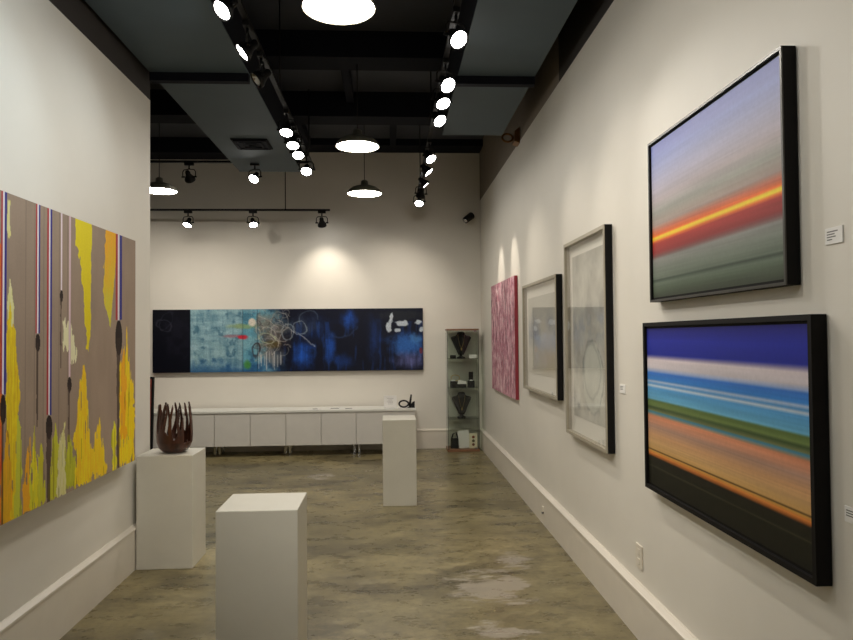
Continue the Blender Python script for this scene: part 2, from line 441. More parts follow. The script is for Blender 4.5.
    for x, e in ((-22, 380), (-36, 300), (-66, 410), (-90, 350)): ribbon(x, 6, e, 7, 26, 510, 1.4)
    return img, Y0, Y1

CV = pigment_mat('canvas_pigment', .62, .12, 90)
SAT = pigment_mat('varnished_pigment', .42, .05, 60)
img, ya, yb = left_canvas_img()
zt, zb = 2.19, .762
p = thing('painting', 'large taupe canvas of yellow flames and striped ribbons on the left wall', 'painting', (XL+.006, (ya+yb)/2, zb))
hy = (yb-ya)/2
MB().box(0, .075, -hy, hy, 0, zt-zb, plain('taupe_canvas_edge', (150, 132, 116), .75)).obj('stretched_canvas', p)
art_grid('painted_face', img, (.0762, -hy, zt-zb), (0, 2*hy, 0), (0, 0, -(zt-zb)), CV, p)

# --- the long dark blue panel on the back wall --------------------------------------------------
def back_panel_img():
    x0, x1 = 151.6, 423.3; y0, y1 = 309., 372.
    w, h = 560, 132
    X = np.linspace(x0, x1, w)[None, :]*np.ones((h, 1)); Y = np.linspace(y0, y1, h)[:, None]*np.ones((1, w))
    img = np.ones((h, w, 3))*np.array([11, 13, 24.])
    N1 = fbm(h, w, 4, 17, 1); N2 = fbm(h, w, 10, 44, 6); VS = fbm(h, w, 3, 110, 8, 3); HS = fbm(h, w, 24, 20, 31, 3)
    def sm(v, a, b): t = np.clip((v-a)/(b-a), 0, 1); return t*t*(3-2*t)
    def blob(cx, cy, rx, ry, soft=.5, rough=.6):
        d = np.sqrt(((X-cx)/rx)**2+((Y-cy)/ry)**2)+(N2-.5)*rough
        return 1-sm(d, 1-soft, 1)
    # dark first board with faint scribbles
    blend(img, sm(N1, .55, .75)*.35, (40, 38, 52))
    # pale teal boards
    tl = (X > 188.7) & (X < 292)
    t = np.clip(1.6*(HS*.5+VS*.5)-.3, 0, 1)[..., None]
    teal = np.array((92, 132, 150.))*(1-t)+np.array((168, 200, 208.))*t
    img[tl] = teal[tl]
    blend(img, (X > 241) * tl * .5, (70, 150, 180))
    blend(img, tl*sm(N2, .58, .72)*.55, (50, 92, 116))
    blend(img, tl*sm(Y+20*(N2-.5), 355, 372)*.75, (36, 82, 132))
    blend(img, tl*sm(1-N1, .55, .7)*.4, (156, 190, 194))
    # navy field
    nv = sm(X+26*(N1-.5)+10*(N2-.5), 258, 290)
    blend(img, nv, (14, 18, 36))
    for a in ((301, 356, 16, 20, 1.0), (329, 350, 9, 22, .9), (348, 320, 12, 14, .7), (372, 340, 14, 30, .45), (310, 330, 30, 20, .25), (340, 362, 16, 10, .5)):
        blend(img, nv*blob(*a[:4], .9)*a[4]*(.55+.7*VS), (34, 88, 190))
    blend(img, nv*sm(VS, .56, .72)*.3*(Y > 322), (36, 84, 172))
    blend(img, blob(365, 345, 9, 40, .8)*.8, (10, 13, 30))
    # bright right end
    blend(img, blob(408, 346, 26, 17, .8)*(.9), (52, 108, 190))
    blend(img, blob(410, 362, 24, 12, .8)*(.35+.9*VS)*.9, (112, 116, 176))
    blend(img, blob(416, 340, 10, 8, .8)*.6, (92, 156, 226))
    blend(img, blob(402, 316, 26, 7, .5)*.85, (34, 38, 46))
    for a in ((389, 327, 3.4, 6), (402, 325, 8, 3), (397, 331, 4, 2), (418, 324, 4, 3), (421, 332, 4, 4), (391, 317, 2, 4)):
        blend(img, blob(*a, .5, 2.2)*.95, (196, 206, 216))
    blend(img, blob(421, 352, 2.2, 4)*.8, (120, 40, 50))
    # brown and grey tangle
    blend(img, blob(271, 338, 22, 30, .8, .9)*.75, (62, 52, 52)); blend(img, blob(268, 330, 20, 20, .9, 1.4)*.5, (120, 114, 104)); blend(img, blob(300, 326, 22, 14, .9, 1.2)*.3, (84, 86, 92))
    blend(img, blob(262, 322, 11, 12, .6)*.5, (120, 116, 104))
    blend(img, blob(272, 358, 16, 12, .7)*(.3+VS)*.8, (118, 116, 118))
    blend(img, blob(270, 345, 16, 5, .7)*.6, (96, 78, 30))
    blend(img, blob(241, 326, 20, 3.6, .8)*.55, (150, 164, 80))
    blend(img, blob(246, 365, 5, 6, .7)*.85, (70, 138, 60))
    blend(img, blob(232, 336, 17, 2.4, .8)*.55, (170, 90, 100))
    blend(img, blob(240.5, 337, 7, 3, .5)*.95, (206, 44, 62))
    blend(img, blob(250, 322, 5, 5, .4)*.95, (222, 212, 196))
    N3 = fbm(h, w, 16, 70, 41, 3)
    def loop(cx, cy, rx, ry, rot, wd, col, a=.9, arc=(0, 7)):
        c, s = math.cos(rot), math.sin(rot)
        u = ((X-cx)*c+(Y-cy)*s)/rx; v_ = (-(X-cx)*s+(Y-cy)*c)/ry
        r = np.sqrt(u*u+v_*v_); th = np.mod(np.arctan2(v_, u), 2*PI)
        m = np.exp(-(((r-1)*min(rx, ry)+(N2-.5)*3.5)/wd)**2)*(.35+.9*N3)*((th > arc[0]) & (th < arc[1]))
        blend(img, m*a, col)
    rg = np.random.RandomState(8)
    for k in range(44):
        a0 = rg.rand()*5
        loop(254+rg.rand()*30, 313+rg.rand()*40, 2.5+rg.rand()*8, 2+rg.rand()*5, rg.rand()*3, .38,
             [(168, 162, 150), (150, 146, 150), (206, 200, 188), (60, 44, 50)][k % 4], .62, (a0, a0+2.2+rg.rand()*3))
    loop(264, 338, 8, 5, .2, .6, (170, 178, 150)); loop(254, 350, 3.5, 7, .2, .8, (44, 30, 40)); loop(286, 332, 6, 8, .2, .5, (140, 152, 160))
    loop(298, 328, 7, 6, .5, .5, (130, 142, 152)); loop(307, 320, 9, 9, 0, .6, (100, 116, 132), .6, (2.6, 6.3))
    loop(278, 322, 9, 10, .4, .5, (140, 140, 138)); loop(295, 338, 16, 4, .5, .5, (190, 190, 196), .7, (4.2, 6.2)); loop(345, 318, 14, 22, .5, .8, (50, 70, 110), .6, (.1, 2))
    loop(163, 325, 8, 5, .4, .5, (60, 60, 72), .7); loop(165, 320, 5, 10, .6, .5, (52, 52, 64), .6)
    for k in range(14):
        x = 256+rg.rand()*24; blend(img, np.exp(-((X-x)/.4)**2)*(Y > 350+rg.rand()*6)*(Y < 362+rg.rand()*10)*.7, (196, 196, 196))
    for x in (188.7, 241.0, 255.5): blend(img, np.exp(-((X-x)/.35)**2)*.6, (24, 46, 60))
    img *= (.9+.2*smooth_noise(h, w, h, w, 77))[..., None]
    return img
zt, zb, xa, xb = 1.938, 1.085, -3.19, .47
p = thing('painting', 'very long dark blue abstract panel with a pale teal section on back wall', 'painting', ((xa+xb)/2, YB-.006, zb))
hx = (xb-xa)/2
MB().box(-hx, hx, -.05, 0, 0, zt-zb, plain('dark_panel_edge', (58, 54, 50), .7)).obj('panel', p)
art_grid('painted_face', back_panel_img(), (-hx, -.0512, zt-zb), (2*hx, 0, 0), (0, 0, -(zt-zb)), SAT, p)

# --- horizon paintings on the right wall -------------------------------------------------------
def stripes_img(stops, seed, h, w, amt, slope=0.0):
    T = np.linspace(0, 1, h)[:, None]*np.ones((1, w)); U = np.linspace(0, 1, w)[None, :]*np.ones((h, 1))
    T = T+slope*(U-.5)*np.sin(T*PI)
    out = np.zeros((h, w, 3)); ps = [s[0] for s in stops]
    for k in range(3): out[..., k] = np.interp(T, ps, [s[1][k] for s in stops])
    n = smooth_noise(h, w, h//2, 3, seed)-.5; n2 = smooth_noise(h, w, h//7, 4, seed+1)-.5
    out *= (1+amt*(n+n2)*np.clip(.25+T*1.3, 0, 1))[..., None]
    return out
def framed_right(label, ya, yb, zb, zt, dep, build):
    """a framed work on the right wall; local +x points into the room"""
    p = thing('painting', label, 'painting', (XR-.003, (ya+yb)/2, zb), PI)
    return p, (yb-ya)/2, zt-zb
def frame_ring(hw, h, wd, d0, d1, mat, inner=None):
    mb = MB()
    for a in ((-hw, hw, 0, wd), (-hw, hw, h-wd, h)): mb.box(d0, d1, a[0], a[1], a[2], a[3], mat)
    for a in ((-hw, -hw+wd), (hw-wd, hw)): mb.box(d0, d1, a[0], a[1], wd, h-wd, mat)
    return mb

# upper sunset: thing faces -x; seen from the room its left edge is the far end (larger y) = local -y
up = [(0, (116, 124, 190)), (.10, (140, 150, 204)), (.24, (172, 170, 196)), (.36, (184, 172, 176)), (.44, (158, 158, 150)),
      (.52, (170, 150, 140)), (.56, (206, 110, 80)), (.588, (240, 112, 36)), (.600, (255, 216, 50)), (.611, (255, 216, 50)), (.624, (240, 120, 40)), (.640, (176, 52, 44)),
      (.70, (146, 46, 46)), (.725, (126, 84, 82)), (.745, (140, 140, 136)), (.80, (124, 132, 122)), (.875, (104, 116, 102)), (.885, (62, 74, 64)), (.905, (100, 114, 98)), (.95, (78, 90, 74)), (1, (62, 70, 56))]
p, hw, h = framed_right('black framed sunset stripe painting with an orange band, upper of two hung one above another', 2.08, 3.20, 1.700, 2.452, .048, None)
mb = frame_ring(hw, h, .014, 0, .043, M['black_frame']); mb.obj('frame', p)
frame_ring(hw, h, .010, .043, .048, M['silver_edge']).obj('frame_lip', p)['label'] = 'silver front edge of the frame'
mb = MB(); mb.box(.004, .036, -hw+.014, hw-.014, .014, h-.014, M['black_frame']); mb.obj('backing_panel', p)
art_grid('painted_face', stripes_img(up, 3, 240, 120, .08, .02), (.0375, -hw+.02, h-.02), (0, 2*hw-.04, 0), (0, 0, -(h-.04)), SAT, p)

lo = [(0, (34, 34, 120)), (.08, (40, 50, 164)), (.165, (34, 44, 150)), (.185, (150, 140, 176)), (.20, (222, 210, 214)), (.25, (206, 198, 204)), (.272, (150, 170, 214)), (.285, (58, 118, 204)),
      (.325, (58, 130, 206)), (.338, (176, 190, 216)), (.352, (80, 146, 204)), (.365, (196, 206, 220)), (.38, (84, 154, 208)), (.45, (104, 172, 206)), (.462, (90, 112, 60)), (.49, (108, 128, 72)), (.505, (64, 84, 50)), (.525, (116, 122, 78)),
      (.535, (60, 128, 160)), (.55, (150, 140, 120)), (.56, (214, 140, 104)), (.60, (204, 146, 118)), (.625, (176, 140, 122)), (.68, (204, 156, 112)), (.73, (206, 164, 112)), (.77, (200, 158, 96)), (.778, (96, 70, 40)), (.785, (200, 150, 74)), (.80, (222, 136, 62)),
      (.815, (150, 84, 40)), (.825, (30, 28, 20)), (.875, (26, 27, 18)), (.882, (58, 56, 40)), (.89, (24, 25, 16)), (1, (20, 21, 14))]
p, hw, h = framed_right('black framed beach stripe painting, blue above orange, lower of two hung one above another', 1.957, 3.30, .813, 1.605, .048, None)
frame_ring(hw, h, .018, 0, .048, M['black_frame']).obj('frame', p)
mb = MB(); mb.box(.004, .036, -hw+.018, hw-.018, .018, h-.018, M['black_frame']); mb.obj('backing_panel', p)
art_grid('painted_face', stripes_img(lo, 13, 280, 130, .08, .0), (.0375, -hw+.028, h-.028), (0, 2*hw-.056, 0), (0, 0, -(h-.056)), SAT, p)

# pale framed works behind glass
def tall_img():
    h, w = 260, 150
    U = np.linspace(0, 1, w)[None, :]*np.ones((h, 1)); T = np.linspace(0, 1, h)[:, None]*np.ones((1, w))
    n = fbm(h, w, 7, 6, 2, 5); n2 = fbm(h, w, 20, 12, 12, 4)
    a = np.clip(n*1.7-.35, 0, 1)[..., None]
    img = np.array((176, 174, 164.))*(1-a)+np.array((228, 226, 214.))*a
    blend(img, np.clip((T-.28)*6, 0, 1)*np.clip((.62-T)*6, 0, 1)*np.clip(n2*2.4-.8, 0, 1)*.7, (146, 158, 172))  # grey-blue band paints in the long panel's reflection in the glass
    blend(img, np.clip((n2-.55)*7, 0, 1)*.4, (216, 214, 202))
    d = ((U-.58)/.30)**2+((T-.74)/.21)**2
    blend(img, np.clip((1.05-d)*4, 0, 1)*.6, (228, 232, 220))
    blend(img, np.exp(-((d-1+(n-.5)*.9)/.09)**2)*np.clip(n2*3-.9, 0, 1)*.7, (128, 134, 130))
    d2 = ((U-.56)/.24)**2+((T-.70)/.15)**2
    blend(img, np.exp(-((d2-1+(n-.5)*.8)/.14)**2)*.3, (128, 132, 126))
    blend(img, np.exp(-(((U-.16)/.05)**2+((T-.93)/.015)**2))*.8, (110, 108, 102))
    return img
def mid_img():
    h, w = 140, 150
    U = np.linspace(0, 1, w)[None, :]*np.ones((h, 1)); T = np.linspace(0, 1, h)[:, None]*np.ones((1, w))
    n = fbm(h, w, 4, 4, 22, 5)
    img = np.ones((h, w, 3))*np.array((226, 222, 208.))
    blend(img, np.clip((.30-T)*5, 0, 1)*.5, (196, 196, 186))
    blend(img, np.clip((T-.15)*5, 0, 1)*np.clip((.7-T)*5, 0, 1)*np.clip(n*2-.6, 0, 1)*.6, (122, 136, 164))  # blue tint painted in to strengthen the blue panel's reflection
    blend(img, np.exp(-(((U-.75)/.3)**2+((T-.78)/.16)**2))*.5, (226, 206, 160))
    return img
def shadowbox(label, ya, yb, zb, zt, dep, img, m0, m1, mt, mbm):
    p, hw, h = framed_right(label, ya, yb, zb, zt, dep, None)
    frame_ring(hw, h, .010, 0, dep-.005, M['black_frame']).obj('frame', p)
    fm = frame_ring(hw, h, .022, dep-.005, dep, M['champagne'])
    for a in ((-hw+.010, hw-.010, .010, .021), (-hw+.010, hw-.010, h-.021, h-.010)): fm.box(.004, dep-.005, a[0], a[1], a[2], a[3], M['champagne'])
    for a in ((-hw+.010, -hw+.021), (hw-.021, hw-.010)): fm.box(.004, dep-.005, a[0], a[1], .021, h-.021, M['champagne'])
    fm.obj('frame_face', p)['label'] = 'champagne metal front of the frame'
    MB().box(.004, .010, -hw+.02, hw-.02, .02, h-.02, M['mat_board']).obj('mat_board', p)
    art_grid('artwork_sheet', img, (.0125, -hw+m0, h-mt), (0, 2*hw-m0-m1, 0), (0, 0, -(h-mt-mbm)), CV, p)
    MB().box(dep-.012, dep-.009, -hw+.021, hw-.021, .021, h-.021, M['picture_glass']).obj('glazing', p)
shadowbox('tall narrow framed pale grey abstract with an oval, behind glass on right wall', 3.885, 4.80, .870, 2.184, .047, tall_img(), .10, .06, .10, .13)
shadowbox('medium pale framed work under glass, between the pink canvas and tall abstract', 5.04, 6.32, 1.066, 2.002, .05, mid_img(), .10, .08, .12, .15)

def pink_mat():
    m = NT('pink_impasto'); v = m.coord('Object', (1, 1.9, .8)); v2 = m.coord('Object', (1, 4.0, 1.3))
    n1 = m.noise(v, 5.5, 8, .7); n2 = m.noise(v2, 9, 6, .7)
    c = m.ramp(n1, [(.35, (96, 40, 58)), (.43, (160, 82, 104)), (.50, (190, 116, 136)), (.57, (212, 154, 168)), (.65, (244, 216, 220))])
    c = m.mix(m.ramp(n2, [(.53, (0, 0, 0)), (.62, (255, 255, 255))]), c, (236, 214, 216))
    c = m.mix(m.ramp(n2, [(.37, (255, 255, 255)), (.44, (0, 0, 0))]), c, (84, 48, 62))
    m.l(c, m.b.inputs['Base Color']); m.b.inputs['Roughness'].default_value = .5; m.bump(n1, .4, .01); return m.m
p = thing('painting', 'pink mottled unframed canvas on right wall, nearest the glass display cabinet', 'painting', (XR-.003, 7.58, .912), PI)
MB().box(0, .032, -.78, .78, 0, 1.235, M['red_side']).obj('stretched_canvas', p)
mb = MB(); mb.raw([(.0332, -.78, 0), (.0332, .78, 0), (.0332, .78, 1.235), (.0332, -.78, 1.235)], [(0, 1, 2, 3)], pink_mat()); mb.obj('painted_face', p)

# ------------------------------------------------------------------ pedestals and the carved vessel
def pedestal(label, x0, x1, y0, y1, h):
    o = MB().box(-(x1-x0)/2, (x1-x0)/2, -(y1-y0)/2, (y1-y0)/2, 0, h, M['plinth'], .004).obj('display_pedestal', None, ((x0+x1)/2, (y0+y1)/2, 0))
    return tag(o, label, 'pedestal', 'white display pedestals')
pedestal('white box pedestal beside the left wall, under the dark carved vessel', -1.703, -1.330, 4.757, 5.09, .76)
pedestal('empty white box pedestal nearest the viewer, cut off by the bottom edge', -.796, -.424, 3.21, 3.565, .76)
pedestal('empty white box pedestal farthest away, in front of the low cabinets', -.066, .243, 6.345, 6.72, .785)

def vessel():
    nt, nz = 260, 100
    H = .345
    def rad(z):
        zs = [0, .012, .035, .075, .12, .20, .28, .345]; rs = [.060, .082, .104, .118, .1215, .1185, .112, .104]
        return np.interp(z, zs, rs)
    rg = np.random.RandomState(31)
    zz = np.linspace(0, H, nz); tt = np.arange(nt)
    base = .085+.085*smooth_noise(1, nt, 1, 15, 21)[0]+.02*np.sin(tt*2*PI/nt*2+1)
    base[int(nt*.78):int(nt*.86)] = .07
    keep = zz[:, None] < base[None, :]
    fingers = []
    k = 17
    for q in range(k):
        fingers.append(((q+.55*rg.rand())*nt/k, nt/k*(.85+.45*rg.rand()), nt/k*(.26+.22*rg.rand()), 2.0+3.5*rg.rand(), rg.rand()*6, (rg.rand()-.5)*9, .93+.07*rg.rand()))
    for q in range(6):
        fingers.append(((q+.5*rg.rand())*nt/6, nt/k*.5, nt/k*.2, 3.0, rg.rand()*6, (rg.rand()-.5)*34, .80+.2*rg.rand()))
    for c, w0, w1, am, ph, tl, top in fingers:
        for r_, z in enumerate(zz):
            s_ = max(0, (z-.08)/(H-.08))
            if s_ > top: continue
            cc = c+am*math.sin(ph+s_*5)+tl*s_; ww = w1+(w0-w1)*max(0, 1-s_*1.35)**1.6
            if s_ > top-.12: ww *= .35+.65*(top-s_)/.12
            d = np.abs((tt-cc+nt/2) % nt-nt/2); keep[r_] |= d < ww/2
    keep[:, int(nt*.775):int(nt*.86)] &= (zz[:, None] < .07) | (np.abs(tt[int(nt*.775):int(nt*.86)]-nt*.80-2*np.sin(zz[:, None]*20)) < 1.6)
    # uneven tips
    tips = H-.012*smooth_noise(1, nt, 1, 18, 4)[0]
    V = []; F = []
    for j, z in enumerate(zz):
        for i in range(nt):
            r = rad(z); a = 2*PI*i/nt; V.append((r*math.cos(a), r*math.sin(a), min(z, tips[i])))
    for j in range(nz-1):
        for i in range(nt):
            if zz[j] >= tips[i]: continue
            i2 = (i+1) % nt
            if keep[j, i] and keep[j, i2]:
                F.append((j*nt+i, j*nt+i2, (j+1)*nt+i2, (j+1)*nt+i))
    F.append(tuple(range(nt))[::-1])
    me = bpy.data.meshes.new('carved_vessel'); me.from_pydata(V, [], F); me.materials.append(M['walnut'])
    bm = bmesh.new(); bm.from_mesh(me)
    bmesh.ops.delete(bm, geom=[v for v in bm.verts if not v.link_faces], context='VERTS')
    bmesh.ops.smooth_vert(bm, verts=[v for v in bm.verts if v.is_boundary and v.co.z > .06], factor=.5, use_axis_x=True, use_axis_y=True, use_axis_z=True)
    bmesh.ops.recalc_face_normals(bm, faces=bm.faces[:])
    bmesh.ops.solidify(bm, geom=bm.faces[:], thickness=.009)
    for f in bm.faces: f.smooth = True
    bm.to_mesh(me); bm.free()
    o = bpy.data.objects.new('carved_vessel', me); C.objects.link(o)
    o.location = (-1.492, 4.90, .7602); o.rotation_euler = (0, 0, math.radians(40))
    return tag(o, 'dark brown carved wooden vessel with open flame-like fingers on white pedestal', 'vase')
vessel()

# ------------------------------------------------------------------ low cabinets with worktop
CF, CB = 9.10, 9.50
bounds = [(-3.184, -2.267, 2, 'white two-door low cabinet, leftmost of the row behind the carved vessel'),
          (-2.267, -1.350, 2, 'white two-door low cabinet, second from left under the blue panel'),
          (-1.350, -.438, 2, 'white two-door low cabinet, third from left, left of the farthest pedestal'),
          (-.438, .335, 2, 'white low cabinet at the right end, partly hidden by the farthest pedestal')]
for x0, x1, nd, lab in bounds:
    w = x1-x0
    t = thing('storage_cabinet', lab, 'cabinet', ((x0+x1)/2, (CF+CB)/2, 0), 0, 'low white cabinets along the back wall')
    hw = w/2; f = (CF-CB)/2
    MB().box(-hw+.001, hw-.001, f+.02, -f, .14, .57, M['cabinet']).obj('body', t)
    cuts = [-hw, hw-.309, hw] if x1 > 0 else [-hw, 0, hw]
    for a, b in zip(cuts[:-1], cuts[1:]):
        MB().box(a+.004, b-.004, f, f+.018, .142, .566, M['cabinet'], .002).obj('door', t)
    for a in (-hw+.03, hw-.03):
        for y in (f+.17, -f-.04):
            MB().box(a-.014, a+.014, y-.014, y+.014, 0, .14, M['chrome']).obj('leg', t)
tag(MB().box(-3.20, .350, CF-.012, CB+.015, .571, .600, M['worktop'], .003).obj('worktop'), 'long white worktop slab lying across the low cabinets', 'worktop')

# things on the worktop
o = MB()
o.box(-.085, .085, -.004, .004, 0, .165, M['paper'])
for k, wd in enumerate((.09, .05, .08, .07, .06)): o.box(-wd/2, wd/2, -.0046, -.004, .125-.018*k, .128-.018*k, M['ink'])
o.box(-.085, .085, -.004, .05, 0, .004, M['paper'])
tag(o.obj('notice_card', None, (.01, 9.2, .600)), 'small white notice card standing on the worktop behind the farthest pedestal', 'sign')
s = thing('sculpture', 'small black ring and upright tabletop sculpture at right end of worktop', 'sculpture', (.235, 9.22, .600))
mb = MB(); mb.tube([(-.045+.062*math.cos(a), .0, .052+.042*math.sin(a)) for a in [2*PI*k/28 for k in range(29)]], .011, M['black'], 8, False); mb.obj('ring', s)
MB().prism([(.0, 0), (.10, 0), (.10, .085), (.075, .075), (.03, .02)], 'y', -.03, .03, M['black']).obj('base', s)
MB().tube([(.03, 0, .02), (.045, 0, .10), (.055, 0, .175)], [.016, .014, .011], M['black'], 8).obj('upright', s)
for x, y, rz, wd, g in ((-.98, 9.18, .3, .10, 'leftmost of three'), (-.72, 9.20, -.15, .15, 'middle one of three'), (-.54, 9.17, .25, .13, 'rightmost of three')):
    o = MB(); o.box(-wd/2, wd/2, -.05, .05, 0, .006, M['paper']); o.box(-wd/2+.02, wd/2-.02, -.04, .03, .006, .0072, M['ink'])
    b = o.obj('brochure', None, (x, y, .600)); b.rotation_euler = (0, 0, rz)
    tag(b, 'small leaflet lying on the white worktop, %s' % g, 'leaflet', 'leaflets on the worktop')

# red framed work standing behind the end of the left wall
t = thing('painting', 'edge of a dark framed red painting leaning at the far end of left wall', 'painting', (-3.275, 9.01, 0))
t.rotation_euler = (math.radians(-4), 0, 0)
frame_mb = MB()
for a in ((-.25, -.225), (.225, .25)): frame_mb.box(a[0], a[1], -.02, .02, .0, 1.06, M['black_frame'])
for a in ((.0, .025), (1.035, 1.06)): frame_mb.box(-.225, .225, -.02, .02, a[0], a[1], M['black_frame'])
frame_mb.obj('frame', t)
MB().box(-.225, .225, -.008, .012, .025, 1.035, plain('red_abstract_paint', (142, 56, 44), .6, 0, .5, 8)).obj('painted_panel', t)

# ------------------------------------------------------------------ glass display cabinet with jewellery
GX0, GX1, GY0, GY1, GH = .775, 1.205, 9.22, 9.535, 1.645
gx, gy = (GX0+GX1)/2, (GY0+GY1)/2; hw, hd = (GX1-GX0)/2, (GY1-GY0)/2
g = thing('display_cabinet', 'tall narrow glass display cabinet with oak ends in the far right corner', 'cabinet', (gx, gy, 0))
MB().box(-hw, hw, -hd, hd, 0, .035, M['oak'], .003).obj('base', g)
MB().box(-hw, hw, -hd, hd, GH-.022, GH, M['oak'], .003).obj('top', g)
MB().box(-hw+.012, hw-.012, hd-.010, hd-.004, .036, GH-.023, M['glass_panel']).obj('back_panel', g)
MB().box(-hw+.004, -hw+.010, -hd+.006, hd-.012, .036, GH-.023, M['glass_panel']).obj('side_panel', g)
MB().box(hw-.010, hw-.004, -hd+.006, hd-.012, .036, GH-.023, M['glass_panel']).obj('side_panel', g)
door = MB().box(-hw+.012, hw-.012, -hd, -hd+.006, .038, GH-.025, M['glass_panel']).obj('door', g)
MB().box(hw-.07, hw-.03, -hd-.006, -hd+.010, GH-.045, GH-.024, M['chrome'], .002).obj('hinge', door)
MB().box(hw-.07, hw-.03, -hd-.006, -hd+.010, .037, .056, M['chrome'], .002).obj('hinge', door)
for a in (-hw+.004, hw-.010):
    MB().box(a, a+.006, -hd-.002, -hd+.004, .036, GH-.023, M['black']).obj('edge_strip', g)
SH = (1.246, .852, .438)
for z in SH: MB().box(-hw+.012, hw-.012, -hd+.012, hd-.014, z-.008, z, M['glass_shelf']).obj('shelf', g)

def bust(label, x, z, sc):
    t = thing('necklace_bust', label, 'display bust', (x, gy+.02, z), 0, 'black necklace busts in the glass cabinet')
    mb = MB(); mb.lathe([(.001, 0), (.055*sc, 0), (.055*sc, .012), (.02*sc, .03*sc), (.018*sc, .06*sc)], M['velvet'], 20); mb.obj('stand', t)
    # shield body: shoulders wide, tapering to a point, neck above
    prof = [(.035, .045), (.048, .07), (.075, .13), (.105, .20), (.130, .25), (.135, .27), (.120, .285), (.075, .296), (.054, .312), (.050, .335), (.030, .345)]
    n = 24; V = []; F = []
    for w, z_ in prof:
        for k in range(n):
            a = 2*PI*k/n; V.append((w*sc*math.cos(a), -.01+(.012+.25*w)*sc*math.sin(a)*(1 if math.sin(a) < 0 else .5)-.02*(z_-.2)*(-1), z_*sc))
    for i in range(len(prof)-1):
        for k in range(n): F.append((i*n+k, i*n+(k+1) % n, (i+1)*n+(k+1) % n, (i+1)*n+k))
    F += [tuple(range(n))[::-1], tuple((len(prof)-1)*n+k for k in range(n))]
    MB().raw(V, F, M['velvet'], True).obj('body', t)
    mb = MB(); pts = []
    for k in range(15):
        s_ = -1+2*k/14; pts.append((.045*sc*s_, -.062*sc, (.31-.17*(1-s_*s_))*sc))
    mb.tube(pts, .0018, M['gold'], 6); nk = mb.obj('necklace', t)
    MB().lathe([(.001, -.03), (.010, -.018), (.008, 0), (.001, .008)], M['gold'], 12, (0, -.062*sc, .13*sc)).obj('pendant', nk)
bust('black necklace bust on the topmost glass shelf of display cabinet', gx-.01, SH[0], 1.04)
bust('black necklace bust on the third glass shelf, above the white book', gx-.01, SH[2], 1.0)

def jewel(name, label, cat, mb, x, y, z, rz=0, group=None):
    o = mb.obj(name, None, (x, y, z)); o.rotation_euler = (0, 0, rz); return tag(o, label, cat, group)
y0 = GY0+.075
jewel('ring_box', 'small black ring box on the top shelf, left of the bust', 'box', MB().box(-.04, .04, -.025, .025, 0, .045, M['velvet'], .004), GX0+.085, y0, SH[0])
jewel('price_card', 'white price card on the top shelf, right of the bust', 'card', MB().box(-.05, .05, -.012, .012, 0, .05, M['paper'], .002), GX1-.075, y0, SH[0])
mb = MB(); mb.box(-.03, .03, -.03, .03, 0, .09, M['velvet'], .003)
jewel('jewelry_block', 'black square block with white top, left on second shelf', 'display block', mb.box(-.025, .025, -.025, .025, .09, .105, M['paper'], .002), GX0+.085, y0, SH[1])
mb = MB(); mb.tube([(.06*math.cos(a), 0, .0+.04+.04*math.sin(a)) for a in [2*PI*k/24 for k in range(25)]], .005, M['gold'], 8, False)
jewel('bracelet', 'thin gold bracelet standing at back of the second shelf', 'bracelet', mb, GX0+.13, gy+.075, SH[1]+.082)
jewel('jewelry_riser', 'low black riser under the bracelet at back of second shelf', 'display block', MB().box(-.07, .07, -.03, .03, 0, .074, M['velvet'], .003), GX0+.13, gy+.075, SH[1])
jewel('ring_tray', 'white ring tray on dark block in the middle of second shelf', 'tray', MB().box(-.055, .055, -.03, .03, 0, .05, M['velvet'], .003).prism([(-.06, .05), (.06, .05), (.05, .085), (-.045, .10)], 'y', -.03, .03, M['paper']), gx-.01, y0+.01, SH[1])
jewel('earring_stand', 'tall black earring stand at right of the second shelf', 'stand', MB().box(-.045, .045, -.03, .03, 0, .09, M['velvet'], .003).box(-.03, .03, .0, .02, .09, .21, M['velvet'], .004).box(-.02, .02, -.028, -.01, .09, .105, M['paper'], .002), GX1-.10, y0+.02, SH[1])
# bottom shelf: books and a dark box
b = MB(); b.box(-.075, .075, -.012, .012, 0, .235, M['paper'], .002)
jewel('book', 'white book leaning upright on the cabinet base', 'book', b, gx+.02, y0+.03, .0355).rotation_euler = (0, math.radians(-5), 0)
b = MB(); b.box(-.055, .055, -.008, .008, 0, .20, plain('cream_card', (236, 226, 196), .6), .002)
for k, c in enumerate(((120, 60, 40), (90, 80, 50), (140, 70, 40))):
    b.lathe([(.001, 0), (.019, 0)], plain('printed_spot', c, .6), 14)
    for q in range(len(b.v)-28, len(b.v)): x_, y_, z_ = b.v[q]; b.v[q] = (x_, -.0086, .05+.05*k+y_)
jewel('picture_card', 'yellow card with three printed spots on the cabinet base', 'card', b, GX1-.08, y0+.0, .0355)
b = MB(); b.box(-.05, .05, -.03, .03, 0, .13, M['velvet'], .004).tube([(-.04, 0, .13), (-.02, 0, .19), (.02, 0, .21), (.045, 0, .13)], .010, M['black'], 8)
jewel('handbag', 'small dark handled bag standing left on the cabinet base', 'bag', b, GX0+.10, y0+.03, .0355)

